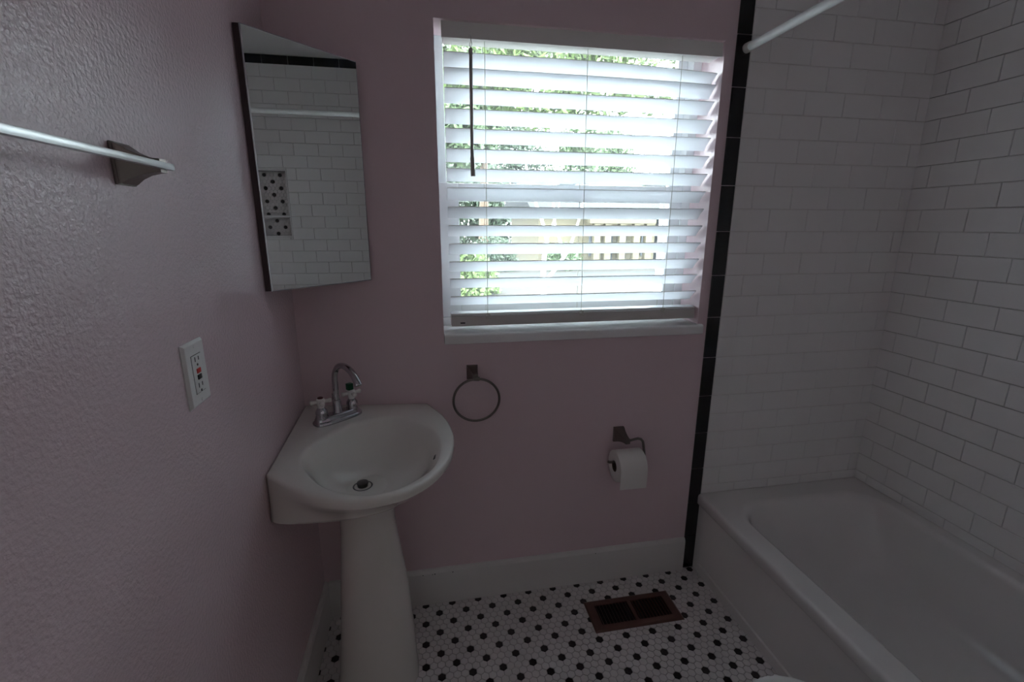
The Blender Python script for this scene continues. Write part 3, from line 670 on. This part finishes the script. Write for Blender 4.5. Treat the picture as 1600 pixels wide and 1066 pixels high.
bm = bmesh.new(); rings(bm, [oval(-1.30, -.812, .182, .3885), oval(-1.30, -.810, .186, .394), oval(-1.30, -.810, .186, .402), oval(-1.30, -.815, .181, .406)]); rel(bmobj('seat', bm, 'toilet', None, angle=50), to)
bm = bmesh.new(); rings(bm, [oval(-1.31, -.811, .184, .4065), oval(-1.31, -.807, .188, .412), oval(-1.31, -.808, .187, .420), oval(-1.30, -.822, .172, .427), oval(-1.26, -.90, .10, .430)]); rel(bmobj('lid', bm, 'toilet', None, angle=50), to)
rel(box('tank', (tx-.205, YF+.012, .39), (tx+.205, -1.335, .735), 'toilet', None, .022, 4), to)
rel(box('tank_lid', (tx-.215, YF+.006, .7355), (tx+.215, -1.325, .770), 'toilet', None, .010, 3), to)
rel(tubeobj('flush_lever', [(tx-.15, -1.335, .69), (tx-.15, -1.318, .69), (tx-.145, -1.314, .69), (tx-.09, -1.312, .683)], .006, 'chrome', None, 8), to)

# ------------------------------------------------------------------ outdoors
GZ = -.5
lawn = struct(box('ground_lawn', (-40, .24, GZ-.2), (60, 90, GZ), 'lawn')); lawn['label'] = 'dry tan lawn outside the window'
st_ = struct(box('street', (-40, 13.2, GZ-.1), (60, 17.2, GZ+.012), 'street')); st_['label'] = 'pale street beyond the lawn'
def house(name, label, x0, x1, y0, y1, zt, m, wins, arch=False):
    t = thing(name, label, 'house', ((x0+x1)/2, (y0+y1)/2, GZ)); bpy.context.view_layer.update()
    rel(box('wall', (x0, y0, GZ), (x1, y1, zt), m), t)
    bm = bmesh.new(); ym = (y0+y1)/2; e = .5
    rings(bm, [[(x, y0-e, zt), (x, y1+e, zt), (x, y1+e, zt+.12), (x, ym, zt+1.7), (x, y0-e, zt+.12)] for x in (x0-e, x1+e)]); rel(bmobj('roof', bm, 'roof'), t)
    for a0, a1, z0, z1 in wins:
        w = rel(box('window', (a0, y0-.06, z0), (a1, y0+.02, z1), 'house2'), t); e = .06
        n = 2 if a1-a0 > .8 else 1
        for i in range(n):
            for j in range(2):
                wx = (a1-a0-2*e)/n; wz = (z1-z0-2*e)/2
                p = box('pane', (a0+e+i*wx+.02, y0-.075, z0+e+j*wz+.02), (a0+e+(i+1)*wx-.02, y0-.055, z0+e+(j+1)*wz-.02), 'hglass', None); p.parent = w
    return t
h1 = house('house', 'pale yellow house across the street seen through the blind', 5.6, 11.4, 20, 27, 2.05, 'house', [(8.05, 8.45, .0, 1.0), (10.7, 11.2, .0, 1.0)])
for xc in (8.1, 8.62, 9.33, 10.02, 10.62):            # porch with arched openings
    rel(box('porch_column', (xc-.15, 19.0, GZ), (xc+.15, 19.3, 1.5), 'house', None, .01), h1)
for x0_, x1_ in ((8.77, 9.18), (9.48, 9.87)):
    rel(box('porch_window', (x0_-.02, 19.93, -.3), (x1_+.05, 19.99, 1.15), 'hglass'), h1)
rel(box('porch_beam', (7.7, 18.95, 1.5), (10.9, 19.35, 1.95), 'house', None, .01), h1)
h2 = house('house', 'white house with grey roof right of the yellow house', 13.0, 20.5, 19, 26, 2.3, 'house2', [(13.2, 14.4, .2, 1.5), (16, 17.4, .2, 1.5)])
def tree(name, label, base, trunk_pts, crowns, leaf, bark, n, size, group=None):
    t = thing(name, label, 'tree', base, group); bpy.context.view_layer.update()
    bm = bmesh.new()
    for pts, r0, r1 in trunk_pts:
        k = len(pts); tube(bm, pts, [r0+(r1-r0)*i/(k-1) for i in range(k)], 8)
    rel(bmobj('trunk', bm, bark, None, angle=60), t)
    if crowns:
        vs, fs = [], []; tot = sum(c[3]*c[4]*c[5] for c in crowns)
        for cx, cy, cz, rx, ry, rz in crowns:
            for _ in range(int(n*rx*ry*rz/tot)):
                d = Vector((random.gauss(0, 1), random.gauss(0, 1), random.gauss(0, 1))).normalized()*random.uniform(.55, 1)
                c = Vector((cx+d.x*rx, cy+d.y*ry, cz+d.z*rz)); a = Vector((random.gauss(0, 1), random.gauss(0, 1), random.gauss(0, 1))).normalized(); b = a.orthogonal().normalized(); s = size*random.uniform(.6, 1.3)
                i = len(vs); vs += [c-a*s, c+b*s*.45, c+a*s, c-b*s*.45]; fs.append((i, i+1, i+2, i+3))
        me = bpy.data.meshes.new('foliage'); me.from_pydata(vs, [], fs); o = link('foliage', me, leaf); o['kind'] = 'stuff'; rel(o, t)
    return t
Y = 10.7
tree('pale_tree', 'pale forked trunk tree on the lawn outside the window', (3.55, Y, GZ),
     [([(3.54, Y, GZ), (3.50, Y, -.06), (3.51, Y, .30), (3.53, Y, .62), (3.62, Y+.1, 1.0), (3.5, Y+.1, 1.45), (3.25, Y+.1, 2.1), (3.0, Y, 2.9)], .085, .03),
      ([(3.51, Y, -.10), (3.70, Y-.05, .12), (3.88, Y-.1, .35), (4.02, Y-.1, .58), (3.95, Y-.1, .95), (3.80, Y, 1.4), (3.72, Y, 2.2), (3.8, Y, 3.1)], .055, .025),
      ([(4.02, Y-.1, .55), (4.20, Y-.1, .85), (4.42, Y-.1, 1.55), (4.55, Y-.1, 2.1), (4.9, Y, 2.9)], .045, .02),
      ([(3.60, Y+.1, 1.0), (3.72, Y+.1, 1.30), (3.95, Y+.2, 1.9), (4.1, Y+.2, 2.6)], .032, .015)],
     [(1.6, Y, 5.4, 1.7, 1.3, 1.1), (3.2, Y, 4.6, 1.5, 1.3, .9), (4.8, Y, 4.9, 1.5, 1.2, .9), (6.6, Y+.3, 5.3, 1.5, 1.2, 1.0), (3.9, Y, 5.8, 1.8, 1.3, 1.0)], 'leaf_l', 'bark', 9000, .13)
far = [('dark_tree', 'dark green bushy tree furthest left beyond the street', 0.4, 25, 2.6, 2.6, 5.0, 'leaf_d'), ('dark_tree', 'dark green spreading tree behind the pale forked tree', 4.4, 34, 2.8, 4.0, 6.4, 'leaf_d'),
       ('leafy_tree', 'mid green leafy tree rising behind the yellow house', 12.4, 36, 3.0, 5.0, 7.4, 'leaf_m'), ('leafy_tree', 'light green tree near the left window edge', -1.2, 15.0, 2.0, 4.2, 4.6, 'leaf_l'), ('dark_tree', 'dark tree behind the white house', 19.0, 34, 3.0, 3.2, 5.4, 'leaf_d'),
       ('dark_tree', 'tall dark tree far behind the yellow house', 9.5, 46, 3.6, 8.5, 7.5, 'leaf_d'), ('leafy_tree', 'tall mid green tree far behind the white house', 20.5, 48, 3.8, 8.5, 7.0, 'leaf_m'),
       ('leafy_tree', 'tall mid green tree overhanging the street', 3.0, 20, 2.2, 6.6, 4.4, 'leaf_m')]
for nm, lb, x, y, r, cz, rz, lf in far:
    cr = [(x+random.uniform(-1, 1)*r*.5, y+random.uniform(-1, 1)*r*.4, cz+random.uniform(-.5, .5)*rz*.8, r*random.uniform(.5, .8), r*.6, rz*random.uniform(.3, .5)) for _ in range(7)]
    tree(nm, lb, (x, y, GZ), [([(x, y, GZ), (x+.1, y, cz*.5), (x, y, cz)], .25, .12)], cr, lf, 'darkbark', 5200, .26)
def bush(label, x, y, r, h, lf, n=1500):
    t = thing('shrub', label, 'shrub', (x, y, GZ)); bpy.context.view_layer.update(); vs, fs = [], []
    for _ in range(n):
        d = Vector((random.gauss(0, 1), random.gauss(0, 1), abs(random.gauss(0, 1)))).normalized()*random.uniform(.6, 1)
        c = Vector((x+d.x*r, y+d.y*r*.7, GZ+d.z*h)); a = Vector((random.gauss(0, 1), random.gauss(0, 1), random.gauss(0, 1))).normalized(); b = a.orthogonal().normalized(); s = .12
        i = len(vs); vs += [c-a*s, c+b*s*.5, c+a*s, c-b*s*.5]; fs.append((i, i+1, i+2, i+3))
    me = bpy.data.meshes.new('foliage'); me.from_pydata(vs, [], fs); o = link('foliage', me, lf); o['kind'] = 'stuff'; rel(o, t)
    rel(tubeobj('stem', [(x, y, GZ), (x+.05, y, GZ+h*.6)], .05, 'darkbark'), t)
bush('light green shrub low at the left window edge', 1.6, 11.8, .9, 1.3, 'leaf_l'); bush('dark round shrub beside the street left of the pale tree', 3.2, 18.6, 1.3, 1.5, 'leaf_d'); bush('mid green shrub in front of the yellow house', 6.4, 18.6, 1.0, 1.2, 'leaf_m')
